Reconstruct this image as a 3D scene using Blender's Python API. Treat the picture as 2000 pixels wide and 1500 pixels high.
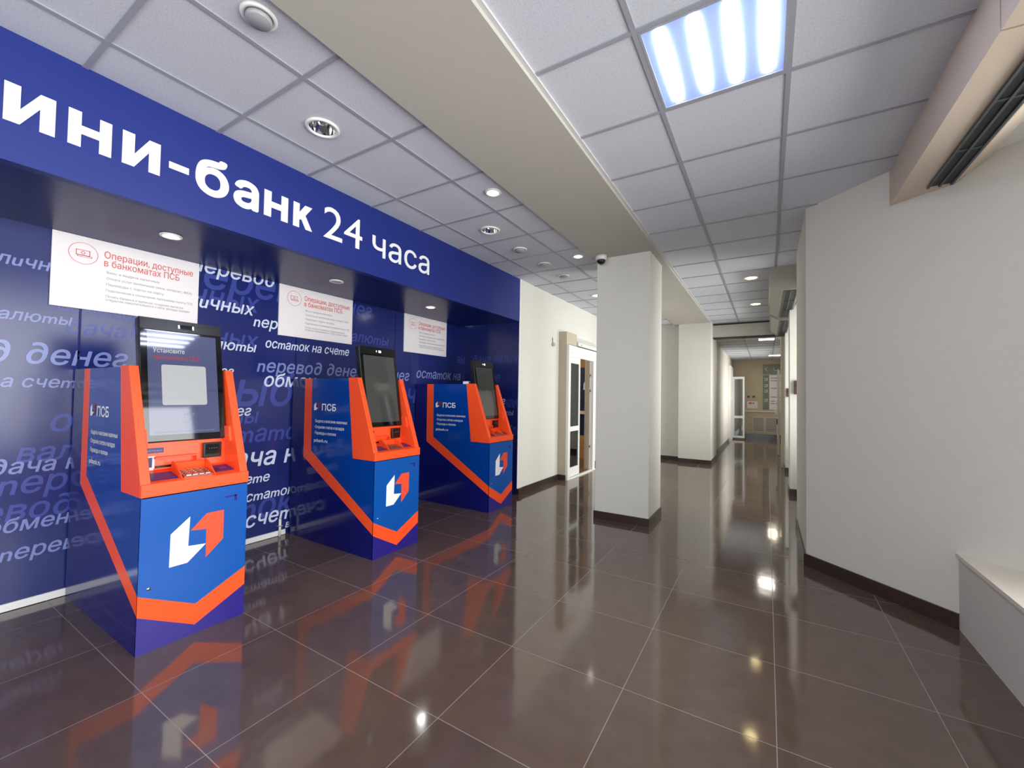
import bpy, bmesh, math, random
from mathutils import Vector, Matrix, geometry

random.seed(7)
SC = bpy.context.scene
COL = SC.collection
for _o in list(bpy.data.objects):
    bpy.data.objects.remove(_o)

# ------------------------------------------------------------------ camera
H_CAM = 1.375
F_PX, YAW, PITCH, ROLL = 818.43, math.radians(31.327), math.radians(1.5238), math.radians(0.9413)
_f = Vector((-math.sin(YAW) * math.cos(PITCH), math.cos(YAW) * math.cos(PITCH), math.sin(PITCH)))
_r0 = Vector((math.cos(YAW), math.sin(YAW), 0))
_u0 = _r0.cross(_f)
_r = _r0 * math.cos(ROLL) + _u0 * math.sin(ROLL)
_u = -_r0 * math.sin(ROLL) + _u0 * math.cos(ROLL)
cam_d = bpy.data.cameras.new('camera')
cam = bpy.data.objects.new('camera', cam_d)
COL.objects.link(cam)
cam_d.sensor_fit = 'HORIZONTAL'
cam_d.sensor_width = 36.0
cam_d.lens = F_PX / 2000 * 36.0
cam_d.clip_start = 0.02
cam.matrix_world = Matrix(((_r.x, _u.x, -_f.x, 0), (_r.y, _u.y, -_f.y, 0), (_r.z, _u.z, -_f.z, H_CAM), (0, 0, 0, 1)))
SC.camera = cam

# ------------------------------------------------------------------ world, daylight, exposure
SC.view_settings.view_transform = 'Standard'
SC.view_settings.look = 'None'
SC.view_settings.gamma = 1.0
SC.view_settings.use_curve_mapping = False
SC.view_settings.exposure = 0.0

wd = bpy.data.worlds.new('World')
SC.world = wd
wd.use_nodes = True
_bg = wd.node_tree.nodes['Background']
_bg.inputs[0].default_value = (0.80, 0.88, 1.0, 1)
_bg.inputs[1].default_value = 1.0


def area(name, loc, rot, sx, sy, power, color=(1, 1, 1), spread=180):
    d = bpy.data.lights.new(name, 'AREA')
    d.shape = 'RECTANGLE'
    d.size, d.size_y = sx, sy
    d.energy = power
    d.color = color
    d.spread = math.radians(spread)
    o = bpy.data.objects.new(name, d)
    COL.objects.link(o)
    o.location = loc
    o.rotation_euler = rot
    return o


# daylight just outside the window openings (all face -X into the lobby)
_W = (0, math.radians(90), 0)
area('daylight_lobby_window', (1.72, 0.05, 1.62), _W, 2.2, 6.0, 400, (1.0, 0.985, 0.95))
area('daylight_bay_window', (1.12, 6.45, 1.70), _W, 2.0, 1.6, 120, (1.0, 0.975, 0.93))
area('daylight_far_bay_window', (1.12, 8.6, 1.70), _W, 2.0, 1.6, 120, (1.0, 0.975, 0.93))
area('hall_fill_light', (0.72, 14.3, 1.55), _W, 1.8, 2.5, 120, (1.0, 0.97, 0.92))  # fill light added to brighten the hall, set behind a made-up window
area('daylight_entrance', (-0.8, -4.1, 1.6), (math.radians(90), 0, 0), 3.6, 2.3, 120, (0.97, 0.99, 1.0))


# ------------------------------------------------------------------ materials
def lin(c):
    return c / 12.92 if c <= 0.04045 else ((c + 0.055) / 1.055) ** 2.4


def rgb(r, g, b):
    return (lin(r / 255), lin(g / 255), lin(b / 255), 1)


def mat(name, col, rough=0.5, metal=0.0, spec=0.5, noise=0.0, nscale=40.0, bump=0.0, bscale=200.0, coat=0.0, emit=None, estr=0.0):
    m = bpy.data.materials.new(name)
    m.use_nodes = True
    nt = m.node_tree
    b = nt.nodes['Principled BSDF']
    b.inputs['Base Color'].default_value = col
    b.inputs['Roughness'].default_value = rough
    b.inputs['Metallic'].default_value = metal
    b.inputs['Specular IOR Level'].default_value = spec
    b.inputs['Coat Weight'].default_value = coat
    b.inputs['Coat Roughness'].default_value = 0.05
    if emit:
        b.inputs['Emission Color'].default_value = emit
        b.inputs['Emission Strength'].default_value = estr
    if noise or bump:
        tc = nt.nodes.new('ShaderNodeTexCoord')
    if noise:
        n = nt.nodes.new('ShaderNodeTexNoise')
        n.inputs['Scale'].default_value = nscale
        n.inputs['Detail'].default_value = 5
        nt.links.new(tc.outputs['Object'], n.inputs['Vector'])
        mx = nt.nodes.new('ShaderNodeMix')
        mx.data_type = 'RGBA'
        k1, k2 = 1 - noise, 1 + noise
        mx.inputs['A'].default_value = (col[0] * k1, col[1] * k1, col[2] * k1, 1)
        mx.inputs['B'].default_value = (min(1, col[0] * k2), min(1, col[1] * k2), min(1, col[2] * k2), 1)
        nt.links.new(n.outputs['Fac'], mx.inputs['Factor'])
        nt.links.new(mx.outputs['Result'], b.inputs['Base Color'])
    if bump:
        n2 = nt.nodes.new('ShaderNodeTexNoise')
        n2.inputs['Scale'].default_value = bscale
        n2.inputs['Detail'].default_value = 3
        nt.links.new(tc.outputs['Object'], n2.inputs['Vector'])
        bp = nt.nodes.new('ShaderNodeBump')
        bp.inputs['Strength'].default_value = bump
        bp.inputs['Distance'].default_value = 0.002
        nt.links.new(n2.outputs['Fac'], bp.inputs['Height'])
        nt.links.new(bp.outputs['Normal'], b.inputs['Normal'])
    return m


def floor_material():
    m = bpy.data.materials.new('polished_brown_tile')
    m.use_nodes = True
    nt = m.node_tree
    L = nt.links.new
    N = nt.nodes.new
    b = nt.nodes['Principled BSDF']
    tc = N('ShaderNodeTexCoord')
    sep = N('ShaderNodeSeparateXYZ')
    L(tc.outputs['Object'], sep.inputs[0])

    def math_(op, a, bb=None):
        n = N('ShaderNodeMath')
        n.operation = op
        for i, v in enumerate((a, bb)):
            if v is None:
                continue
            if isinstance(v, (int, float)):
                n.inputs[i].default_value = v
            else:
                L(v, n.inputs[i])
        return n.outputs[0]

    def line(axis, off, pitch):
        t = math_('DIVIDE', math_('SUBTRACT', sep.outputs[axis], off), pitch)
        fr = math_('FRACT', t)
        d = math_('MULTIPLY', math_('MINIMUM', fr, math_('SUBTRACT', 1.0, fr)), pitch)
        return math_('LESS_THAN', d, 0.0017), math_('FLOOR', t)
    gx, ix = line('X', -2.42, 0.6135)
    gy, iy = line('Y', 0.793, 0.606)
    g = math_('MAXIMUM', gx, gy)
    # per-tile tone
    cmb = N('ShaderNodeCombineXYZ')
    L(ix, cmb.inputs[0]); L(iy, cmb.inputs[1])
    wn = N('ShaderNodeTexWhiteNoise')
    L(cmb.outputs[0], wn.inputs['Vector'])
    ns = N('ShaderNodeTexNoise')
    ns.inputs['Scale'].default_value = 9
    ns.inputs['Detail'].default_value = 8
    L(tc.outputs['Object'], ns.inputs['Vector'])
    f1 = math_('ADD', math_('MULTIPLY', wn.outputs['Value'], 0.35), math_('MULTIPLY', ns.outputs['Fac'], 0.65))
    mx = N('ShaderNodeMix'); mx.data_type = 'RGBA'
    mx.inputs['A'].default_value = rgb(80, 64, 57)
    mx.inputs['B'].default_value = rgb(106, 87, 78)
    L(f1, mx.inputs['Factor'])
    mg = N('ShaderNodeMix'); mg.data_type = 'RGBA'
    mg.inputs['B'].default_value = rgb(150, 135, 128)
    L(mx.outputs['Result'], mg.inputs['A'])
    L(g, mg.inputs['Factor'])
    L(mg.outputs['Result'], b.inputs['Base Color'])
    ro = math_('ADD', math_('MULTIPLY', g, 0.4), math_('MULTIPLY', ns.outputs['Fac'], 0.10))
    L(math_('ADD', ro, 0.035), b.inputs['Roughness'])
    b.inputs['IOR'].default_value = 1.68
    # very slight unevenness of the polished tiles
    n2 = N('ShaderNodeTexNoise')
    n2.inputs['Scale'].default_value = 5.0
    n2.inputs['Detail'].default_value = 2
    L(tc.outputs['Object'], n2.inputs['Vector'])
    bp = N('ShaderNodeBump')
    bp.inputs['Strength'].default_value = 0.12
    bp.inputs['Distance'].default_value = 0.006
    L(n2.outputs['Fac'], bp.inputs['Height'])
    L(bp.outputs['Normal'], b.inputs['Normal'])
    return m


def ceiling_material():
    m = bpy.data.materials.new('mineral_fibre_tile')
    m.use_nodes = True
    nt = m.node_tree
    L = nt.links.new
    N = nt.nodes.new
    b = nt.nodes['Principled BSDF']
    b.inputs['Roughness'].default_value = 0.9
    tc = N('ShaderNodeTexCoord')
    ns = N('ShaderNodeTexNoise'); ns.inputs['Scale'].default_value = 110; ns.inputs['Detail'].default_value = 4
    L(tc.outputs['Object'], ns.inputs['Vector'])
    vo = N('ShaderNodeTexVoronoi'); vo.inputs['Scale'].default_value = 75
    L(tc.outputs['Object'], vo.inputs['Vector'])
    lt = N('ShaderNodeMath'); lt.operation = 'LESS_THAN'; lt.inputs[1].default_value = 0.13
    L(vo.outputs['Distance'], lt.inputs[0])
    wn = N('ShaderNodeMath'); wn.operation = 'GREATER_THAN'; wn.inputs[1].default_value = 0.55
    sp = N('ShaderNodeSeparateColor')
    L(vo.outputs['Color'], sp.inputs[0]); L(sp.outputs[0], wn.inputs[0])
    mu = N('ShaderNodeMath'); mu.operation = 'MULTIPLY'
    L(lt.outputs[0], mu.inputs[0]); L(wn.outputs[0], mu.inputs[1])
    mx = N('ShaderNodeMix'); mx.data_type = 'RGBA'
    mx.inputs['A'].default_value = rgb(184, 188, 198)
    mx.inputs['B'].default_value = rgb(224, 228, 237)
    L(ns.outputs['Fac'], mx.inputs['Factor'])
    m2 = N('ShaderNodeMix'); m2.data_type = 'RGBA'
    m2.inputs['B'].default_value = rgb(170, 168, 176)
    L(mx.outputs['Result'], m2.inputs['A']); L(mu.outputs[0], m2.inputs['Factor'])
    L(m2.outputs['Result'], b.inputs['Base Color'])
    bp = N('ShaderNodeBump'); bp.inputs['Strength'].default_value = 0.25; bp.inputs['Distance'].default_value = 0.002
    L(ns.outputs['Fac'], bp.inputs['Height']); L(bp.outputs['Normal'], b.inputs['Normal'])
    return m


def glass_material(name, tint=(0.9, 0.95, 0.97, 1), ior=1.5):
    m = bpy.data.materials.new(name)
    m.use_nodes = True
    nt = m.node_tree
    for n in list(nt.nodes):
        if n.type != 'OUTPUT_MATERIAL':
            nt.nodes.remove(n)
    out = [n for n in nt.nodes if n.type == 'OUTPUT_MATERIAL'][0]
    t = nt.nodes.new('ShaderNodeBsdfTransparent'); t.inputs[0].default_value = tint
    g = nt.nodes.new('ShaderNodeBsdfGlossy'); g.inputs['Roughness'].default_value = 0.02
    fr = nt.nodes.new('ShaderNodeFresnel'); fr.inputs['IOR'].default_value = ior
    mx = nt.nodes.new('ShaderNodeMixShader')
    nt.links.new(fr.outputs[0], mx.inputs[0]); nt.links.new(t.outputs[0], mx.inputs[1]); nt.links.new(g.outputs[0], mx.inputs[2])
    nt.links.new(mx.outputs[0], out.inputs[0])
    return m


M = {}
M['floor'] = floor_material()
M['tile'] = ceiling_material()
M['grid'] = mat('ceiling_grid_bar', rgb(158, 160, 170), 0.5)
M['trim'] = mat('ceiling_trim', rgb(200, 198, 200), 0.5)
M['beam'] = mat('beam_paint', rgb(184, 180, 172), 0.75, noise=0.03, nscale=30, bump=0.1)
M['wall'] = mat('white_wall_paint', rgb(220, 219, 211), 0.7, noise=0.02, nscale=8, bump=0.12, bscale=150)
M['wallgrey'] = mat('pale_grey_wall_paint', rgb(212, 209, 198), 0.75, noise=0.025, nscale=12, bump=0.2, bscale=130)
M['hallwall'] = mat('hall_wall_paint', rgb(190, 185, 175), 0.7, noise=0.03, nscale=8)
M['endwall'] = mat('beige_end_wall_paint', rgb(198, 184, 160), 0.7, noise=0.03, nscale=8)
M['portal'] = mat('beige_portal_paint', rgb(196, 184, 166), 0.7, noise=0.03)
M['plinth'] = mat('brown_plinth_tile', rgb(62, 48, 45), 0.2, noise=0.1, nscale=30)
M['sill'] = mat('cream_sill', rgb(228, 220, 206), 0.5)
M['niche'] = mat('navy_printed_panel', rgb(24, 37, 104), 0.22, noise=0.1, nscale=3)
M['soffit'] = mat('dark_blue_soffit_panel', rgb(24, 34, 96), 0.28, spec=0.12)
M['fascia'] = mat('royal_blue_sign_panel', rgb(21, 40, 122), 0.45, noise=0.02, nscale=5)
M['letter'] = mat('white_letter_vinyl', rgb(240, 240, 240), 0.5)
M['w0'] = mat('dim_blue_print', rgb(54, 68, 148), 0.3)
M['w1'] = mat('mid_blue_print', rgb(122, 134, 190), 0.3)
M['w2'] = mat('pale_print', rgb(208, 216, 236), 0.3)
M['white'] = mat('white_plastic', rgb(232, 232, 230), 0.4)
M['pvc'] = mat('white_pvc_profile', rgb(240, 240, 238), 0.3)
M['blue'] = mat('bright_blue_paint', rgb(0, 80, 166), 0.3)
M['sideblue'] = mat('shaded_blue_paint', rgb(4, 62, 150), 0.12)  # same blue as the front, with the sides' shade mixed into the colour
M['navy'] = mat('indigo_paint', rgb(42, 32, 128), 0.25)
M['sidenavy'] = mat('shaded_indigo_paint', rgb(18, 22, 100), 0.12)  # front indigo darkened, side shading put into the colour
M['orange'] = mat('orange_paint', rgb(255, 84, 34), 0.35)
M['black'] = mat('black_plastic', rgb(16, 17, 20), 0.25)
M['bezel'] = mat('black_glass', rgb(8, 9, 11), 0.04, spec=0.6)
M['screenoff'] = mat('dark_display_glass', rgb(66, 67, 66), 0.05, spec=0.7)
M['screenon'] = mat('lit_display_glass', rgb(30, 32, 46), 0.05, spec=0.7, emit=rgb(98, 104, 150), estr=0.6)
M['pagewhite'] = mat('lit_display_white', rgb(60, 60, 60), 0.06, emit=rgb(205, 208, 212), estr=0.8)
M['pagered'] = mat('lit_display_red', rgb(60, 30, 30), 0.06, emit=rgb(190, 84, 96), estr=0.6)
M['pagefaint'] = mat('lit_display_faint', rgb(40, 40, 50), 0.06, emit=rgb(150, 155, 180), estr=0.7)
M['violet'] = mat('violet_sticker', rgb(52, 40, 105), 0.3)
M['violettext'] = mat('sticker_text', rgb(150, 140, 190), 0.4)
M['steel'] = mat('brushed_steel', rgb(190, 185, 180), 0.3, metal=1.0)
M['chrome'] = mat('polished_reflector', rgb(210, 210, 212), 0.08, metal=1.0)
M['led'] = mat('white_led', (1, 1, 1, 1), 0.4, emit=(1, 1, 1, 1), estr=3.0)
M['paper'] = mat('white_placard', rgb(236, 230, 232), 0.5)
M['red'] = mat('coral_print', rgb(214, 96, 92), 0.5)
M['greyprint'] = mat('grey_print', rgb(150, 146, 156), 0.5)
M['emblemred'] = mat('coral_orange_print', rgb(245, 82, 50), 0.35)
M['emblemdark'] = mat('dark_red_print', rgb(120, 48, 62), 0.35)
M['tube'] = mat('lit_tube', (1, 1, 1, 1), 0.4, emit=(0.90, 0.95, 1.0, 1), estr=34.0)
M['diffuser'] = mat('bloom_tinted_diffuser', rgb(150, 165, 235), 0.3, emit=(0.25, 0.38, 1.0, 1), estr=0.55)  # bluish bloom of the tubes is put into the cover's colour and glow
M['bulb'] = mat('lit_bulb', (1, 1, 1, 1), 0.4, emit=(1.0, 0.93, 0.78, 1), estr=14.0)
M['bulbwarm'] = mat('lit_warm_bulb', (1, 1, 1, 1), 0.4, emit=(1.0, 0.80, 0.36, 1), estr=14.0)
M['bulbcool'] = mat('lit_cool_bulb', (1, 1, 1, 1), 0.4, emit=(0.95, 1.0, 0.97, 1), estr=60.0)
M['lampoff'] = mat('unlit_lamp_grey', rgb(160, 160, 166), 0.4)
M['slot'] = mat('dark_slot', rgb(18, 20, 21), 0.5)
M['fin'] = mat('grey_fin', rgb(66, 74, 76), 0.45)
M['casing'] = mat('beige_metal_casing', rgb(206, 190, 172), 0.45)
M['casinggrey'] = mat('grey_metal_casing', rgb(150, 146, 136), 0.4)
M['dome'] = mat('smoked_dome', rgb(20, 20, 22), 0.05, spec=0.7)
M['brown'] = mat('brown_plastic', rgb(84, 52, 44), 0.4)
M['grille'] = mat('grey_grille', rgb(132, 130, 122), 0.6)
M['tan'] = mat('tan_wood', rgb(200, 160, 105), 0.5, noise=0.15, nscale=12)
M['navyboard'] = mat('navy_board', rgb(28, 44, 84), 0.4)
M['signgreen'] = mat('grey_green_board', rgb(122, 128, 118), 0.5)
M['glass'] = glass_material('door_glass', (0.80, 0.87, 0.92, 1), 1.9)
M['windowglass'] = glass_material('window_glass', (0.97, 0.98, 0.98, 1))
M['ground'] = mat('pale_paving', rgb(190, 188, 180), 0.8)


# ------------------------------------------------------------------ mesh helpers
_OUTLINES = {}


def _winding(p, c):
    w = 0
    for i in range(len(c)):
        (x1, y1), (x2, y2) = c[i - 1], c[i]
        if (y1 > p[1]) != (y2 > p[1]) and p[0] < (x2 - x1) * (p[1] - y1) / (y2 - y1) + x1:
            w += 1 if y2 > y1 else -1
    return w


def glyph_outlines(s):
    """a line of text at size 1: its closed outlines, and the points and triangles that fill them"""
    if s in _OUTLINES:
        return _OUTLINES[s]
    cu = bpy.data.curves.new('t', 'FONT')
    cu.body = s
    ob = bpy.data.objects.new('t', cu)
    COL.objects.link(ob)
    dg = bpy.context.evaluated_depsgraph_get()
    cv = ob.evaluated_get(dg).to_curve(dg)
    polys = []
    for sp in cv.splines:
        pts = []
        bz = sp.bezier_points
        for i in range(len(bz)):
            a, b = bz[i], bz[(i + 1) % len(bz)]
            st = (b.co - a.co).length < 1e-6
            if st:
                continue
            line = (a.handle_right - a.co).length < 1e-5 and (b.handle_left - b.co).length < 1e-5
            d = (b.co - a.co).normalized()
            line = line or ((a.handle_right - a.co).cross(d).length < 1e-4 and (b.handle_left - b.co).cross(d).length < 1e-4)
            n = 1 if line else 4
            for j in range(n):
                t = j / n
                p = a.co * (1 - t) ** 3 + a.handle_right * 3 * t * (1 - t) ** 2 + b.handle_left * 3 * t * t * (1 - t) + b.co * t ** 3
                pts.append((p.x, p.y))
        if len(pts) > 2:
            polys.append(pts)
    ob.evaluated_get(dg).to_curve_clear()
    bpy.data.objects.remove(ob)
    bpy.data.curves.remove(cu)

    pts, eds = [], []
    for c in polys:
        n0 = len(pts)
        pts += [Vector(p) for p in c]
        eds += [(n0 + i, n0 + (i + 1) % len(c)) for i in range(len(c))]
    vo, _e, fo, *_r2 = geometry.delaunay_2d_cdt(pts, eds, [], 0, 1e-5)
    boxes = [(min(p[0] for p in c), max(p[0] for p in c), min(p[1] for p in c), max(p[1] for p in c)) for c in polys]
    tris = []
    for f in fo:
        q = [vo[i] for i in f]
        m = sum(q, Vector((0, 0))) / len(q)
        w = 0
        for c, bx in zip(polys, boxes):
            if bx[0] < m.x < bx[1] and bx[2] < m.y < bx[3]:
                w += _winding(m, c)
        if w:
            ar = (q[1] - q[0]).cross(q[2] - q[0])
            if abs(ar) > 1e-9:
                tris.append(tuple(f) if ar > 0 else tuple(f)[::-1])
    _OUTLINES[s] = (polys, [(p.x, p.y) for p in vo], tris)
    return _OUTLINES[s]


class G:
    """collects geometry and links it as one mesh object"""
    def __init__(self):
        self.v, self.f, self.mi, self.sm = [], [], [], []

    def add(self, verts, faces, mi=0, smooth=False):
        n = len(self.v)
        self.v += [tuple(p) for p in verts]
        for f in faces:
            self.f.append([n + i for i in f]); self.mi.append(mi); self.sm.append(smooth)
        return self

    def box(self, x0, x1, y0, y1, z0, z1, mi=0):
        v = [(x, y, z) for x in (x0, x1) for y in (y0, y1) for z in (z0, z1)]
        return self.add(v, [(0, 1, 3, 2), (4, 6, 7, 5), (0, 4, 5, 1), (2, 3, 7, 6), (0, 2, 6, 4), (1, 5, 7, 3)], mi)

    def prism(self, pts, vec, mi=0):
        pts = [Vector(p) for p in pts]; vec = Vector(vec)
        n = len(pts)
        nrm = Vector((0, 0, 0))
        for i in range(n):
            nrm += (pts[i] - pts[0]).cross(pts[(i + 1) % n] - pts[0])
        if nrm.dot(vec) > 0:
            pts = pts[::-1]
        v = pts + [p + vec for p in pts]
        f = [tuple(range(n)), tuple(range(2 * n - 1, n - 1, -1))]
        f += [(i, i + n, (i + 1) % n + n, (i + 1) % n) for i in range(n)]
        return self.add(v, f, mi)

    def lathe(self, prof, c=(0, 0, 0), n=32, mi=0, axis='z', smooth=True, caps=True):
        """prof: list of (radius, height); c centre"""
        v, f = [], []
        for (r, h) in prof:
            for k in range(n):
                a = 2 * math.pi * k / n
                p = (r * math.cos(a), r * math.sin(a), h)
                if axis == 'x':
                    p = (p[2], p[0], p[1])
                elif axis == 'y':
                    p = (p[0], p[2], p[1])
                v.append((p[0] + c[0], p[1] + c[1], p[2] + c[2]))
        for i in range(len(prof) - 1):
            for k in range(n):
                f.append((i * n + k, i * n + (k + 1) % n, (i + 1) * n + (k + 1) % n, (i + 1) * n + k))
        self.add(v, f, mi, smooth)
        for i, rev in ((0, True), (len(prof) - 1, False)) if caps else ():
            if prof[i][0] > 1e-6:
                ring = list(range(i * n, i * n + n))
                base = len(self.v) - len(v)
                self.f.append([base + j for j in (ring[::-1] if rev else ring)]); self.mi.append(mi); self.sm.append(False)
        return self

    def tube(self, pts, r, n=10, mi=0):
        pts = [Vector(p) for p in pts]
        v, f = [], []
        for i, p in enumerate(pts):
            t = (pts[min(i + 1, len(pts) - 1)] - pts[max(i - 1, 0)]).normalized()
            a = t.orthogonal().normalized() if i == 0 else (a - t * a.dot(t)).normalized()
            b = t.cross(a)
            for k in range(n):
                w = 2 * math.pi * k / n
                v.append(p + a * r * math.cos(w) + b * r * math.sin(w))
        for i in range(len(pts) - 1):
            for k in range(n):
                f.append((i * n + k, i * n + (k + 1) % n, (i + 1) * n + (k + 1) % n, (i + 1) * n + k))
        f.append(tuple(range(n - 1, -1, -1))); f.append(tuple((len(pts) - 1) * n + k for k in range(n)))
        return self.add(v, f, mi, True)

    def text(self, s, o, U, V, xh, x0=0.0, align='l', width=None, shear=0.0, bold=0.0, thick=0.0, sx=1.0, mi=0):
        """lettering standing on the line o + t*U, up V; xh = height of a small letter"""
        polys, pts, tris = glyph_outlines(s)
        size = xh / 0.542

        def sc(p):
            return (p[0] * size + shear * p[1] * size, p[1] * size)
        used = sorted({i for t in tris for i in t})
        new = {i: j for j, i in enumerate(used)}
        pts = [sc(pts[i]) for i in used]
        tris = [tuple(new[i] for i in t) for t in tris]
        lo, hi = min(p[0] for p in pts), max(p[0] for p in pts)
        br = bold * xh
        k = ((width - 2 * br) / (hi - lo)) if width else sx
        sh = br - lo * k if align == 'l' else (-br - hi * k if align == 'r' else -(lo + hi) / 2 * k)
        ky = 1 - br / (max(p[1] for p in pts) or 1) if bold else 1
        o, U, V = Vector(o), Vector(U), Vector(V)
        W = U.cross(V)
        shifts = [(0, 0)]
        if bold:                    # heavier strokes: copies shifted around the outline, each a hair deeper
            shifts += [(br * math.cos(a * math.pi / 4), br * math.sin(a * math.pi / 4)) for a in range(8)]
        for q, (du, dv) in enumerate(shifts):
            def at(p, h):
                return o + U * (p[0] * k + sh + x0 + du) + V * (p[1] * ky + br * 0.5 + dv) + W * h
            dz = thick - q * 0.00003
            self.add([at(p, dz) for p in pts], tris, mi)
            if thick:
                for c in polys:
                    n = len(c)
                    c = [sc(p) for p in c]
                    self.add([at(p, dz) for p in c] + [at(p, 0) for p in c], [(i, i + n, (i + 1) % n + n, (i + 1) % n) for i in range(n)], mi)
        return self

    def mesh(self, name, mats, bevel=0.0, weld=True):
        me = bpy.data.meshes.new(name)
        me.from_pydata(self.v, [], self.f)
        for m in (mats if isinstance(mats, (list, tuple)) else [mats]):
            me.materials.append(m)
        for p, i, s in zip(me.polygons, self.mi, self.sm):
            p.material_index = i; p.use_smooth = s
        bm = bmesh.new(); bm.from_mesh(me)
        if bevel:
            bmesh.ops.remove_doubles(bm, verts=bm.verts, dist=1e-5)
            ed = [e for e in bm.edges if len(e.link_faces) == 2 and e.calc_face_angle(0) > 0.5]
            bmesh.ops.bevel(bm, geom=ed, offset=bevel, segments=2, affect='EDGES', profile=0.5, clamp_overlap=True)
        bm.to_mesh(me); bm.free()
        return me

    def build(self, name, mats, parent=None, bevel=0.0, label=None):
        o = bpy.data.objects.new(name, self.mesh(name, mats, bevel))
        COL.objects.link(o)
        if parent:
            o.parent = parent
        if label:
            o['label'] = label
        return o


def thing(name, label, cat, loc=(0, 0, 0), group=None, rot=(0, 0, 0)):
    o = bpy.data.objects.new(name, None)
    COL.objects.link(o)
    o.location = loc; o.rotation_euler = rot
    o.empty_display_size = 0.05
    o['label'] = label; o['category'] = cat
    if group:
        o['group'] = group
    return o


def tag(o, label, cat, group=None):
    o['label'] = label; o['category'] = cat
    if group:
        o['group'] = group
    return o


def struct(name, g, m, label=None, cat=None, parent=None, bevel=0.0):
    o = g.build(name, m, parent, bevel)
    o['kind'] = 'structure'
    if label:
        o['label'] = label
    if cat and not parent:
        o['category'] = cat
    return o


# ------------------------------------------------------------------ setting
ZC = 3.0
XL = -2.95                      # plane of the white wall and of the blue sign board
NX, NY1 = -3.98, 5.02           # niche back wall, niche end

struct('floor', G().box(-5.2, 1.75, -4.2, 17.2, -0.1, 0.0), M['floor'])

# suspended ceiling: tile field on both sides of the beam
g = G()
g.box(XL - 0.1, -1.73, -4.2, 10.8, ZC, ZC + 0.08)
g.box(-1.02, 1.75, -4.2, 10.2, ZC, ZC + 0.08)
ceil = struct('ceiling', g, M['tile'])
for hx_, hy_ in ((-2.333, 1.545), (-2.333, 3.368)):      # cut-outs for the two open reflector lamps
    cut = G().lathe([(0.080, ZC - 0.05), (0.080, ZC + 0.13)], c=(hx_, hy_, 0), n=40).build('cutter', M['tile'])
    md = ceil.modifiers.new('b', 'BOOLEAN'); md.operation = 'DIFFERENCE'; md.object = cut; md.solver = 'EXACT'
    me_ = bpy.data.meshes.new_from_object(ceil.evaluated_get(bpy.context.evaluated_depsgraph_get()))
    ceil.modifiers.clear(); ceil.data = me_
    bpy.data.objects.remove(cut)
g = G()
BW, BH = 0.012, 0.006
z0, z1 = ZC - BH, ZC + 0.001


def diag_x(y):                  # the slanted wall between (0.281, 4.30) and (0.996, 3.62) and on to the window
    return 0.281 + (4.30 - y) * 0.725 / 0.689


for x in (-2.638, -2.045):
    g.box(x - BW, x + BW, -4.1, 9.75, z0, z1)
for x in (-0.506, 0.092):
    g.box(x - BW, x + BW, -4.1, 9.98, z0, z1)
k = -10
while True:
    y = 1.825 + 0.6 * k
    k += 1
    if y > 9.9:
        break
    if y < 9.7:
        g.box(XL, -1.73, y + 0.015 - BW, y + 0.015 + BW, z0 + 0.0005, z1)
    xe = 0.745 if y < 3.85 else (diag_x(y) if y < 4.3 else 0.281)
    g.box(-1.02, xe, y - BW, y + BW, z0 + 0.0005, z1)
struct('ceiling_grid', g, M['grid'], parent=ceil)
g = G()
for x in (-1.73, -1.02):
    s = -1 if x < -1.5 else 1
    a, b = sorted((x, x + s * 0.022))
    g.box(a, b, -4.1, 9.6, ZC - 0.012, ZC)
struct('ceiling_edge_trim', g, M['trim'], parent=ceil)
struct('ceiling_beam', G().box(-1.73, -1.02, -4.2, 10.8, ZC - 0.035, ZC + 0.08), M['beam'])

# white wall past the niche, with the sliding door opening
g = G()
g.box(XL - 0.12, XL, 5.06, 6.34, 0, ZC)
g.box(XL - 0.12, XL, 6.34, 7.95, 2.30, ZC)
g.box(XL - 0.025, XL, 7.62, 7.95, 0, 2.30)
g.box(XL - 0.12, XL, 7.95, 9.9, 0, ZC)
wl = struct('wall_left', g, M['wall'])
struct('baseboard_left', G().box(XL, XL + 0.014, 5.12, 6.34, 0, 0.085).box(XL, XL + 0.03, 5.02, 5.12, 0, 0.085).box(XL, XL + 0.014, 7.62, 9.8, 0, 0.085), M['plinth'])

# cross wall behind the pillar and its pilaster
struct('wall_cross', G().box(XL - 0.1, -1.635, 9.82, 9.95, 0, ZC), M['wall'])
struct('wall_pilaster', G().box(-1.635, -1.0, 9.62, 10.8, 0, ZC), M['wall'])
struct('baseboard_pilaster', G().box(-1.64, -0.988, 9.608, 10.8, 0, 0.085).box(XL, -1.635, 9.806, 9.83, 0, 0.085), M['plinth'])

# square pillar
pl = struct('wall_pillar', G().box(-1.68, -1.082, 4.62, 5.21, 0, ZC - 0.03), M['wall'], bevel=0.004,
            label='white square pillar standing alone in the middle of the lobby', cat='pillar')
struct('baseboard_pillar', G().box(-1.692, -1.07, 4.608, 5.222, 0, 0.078), M['plinth'], bevel=0.002)

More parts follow.
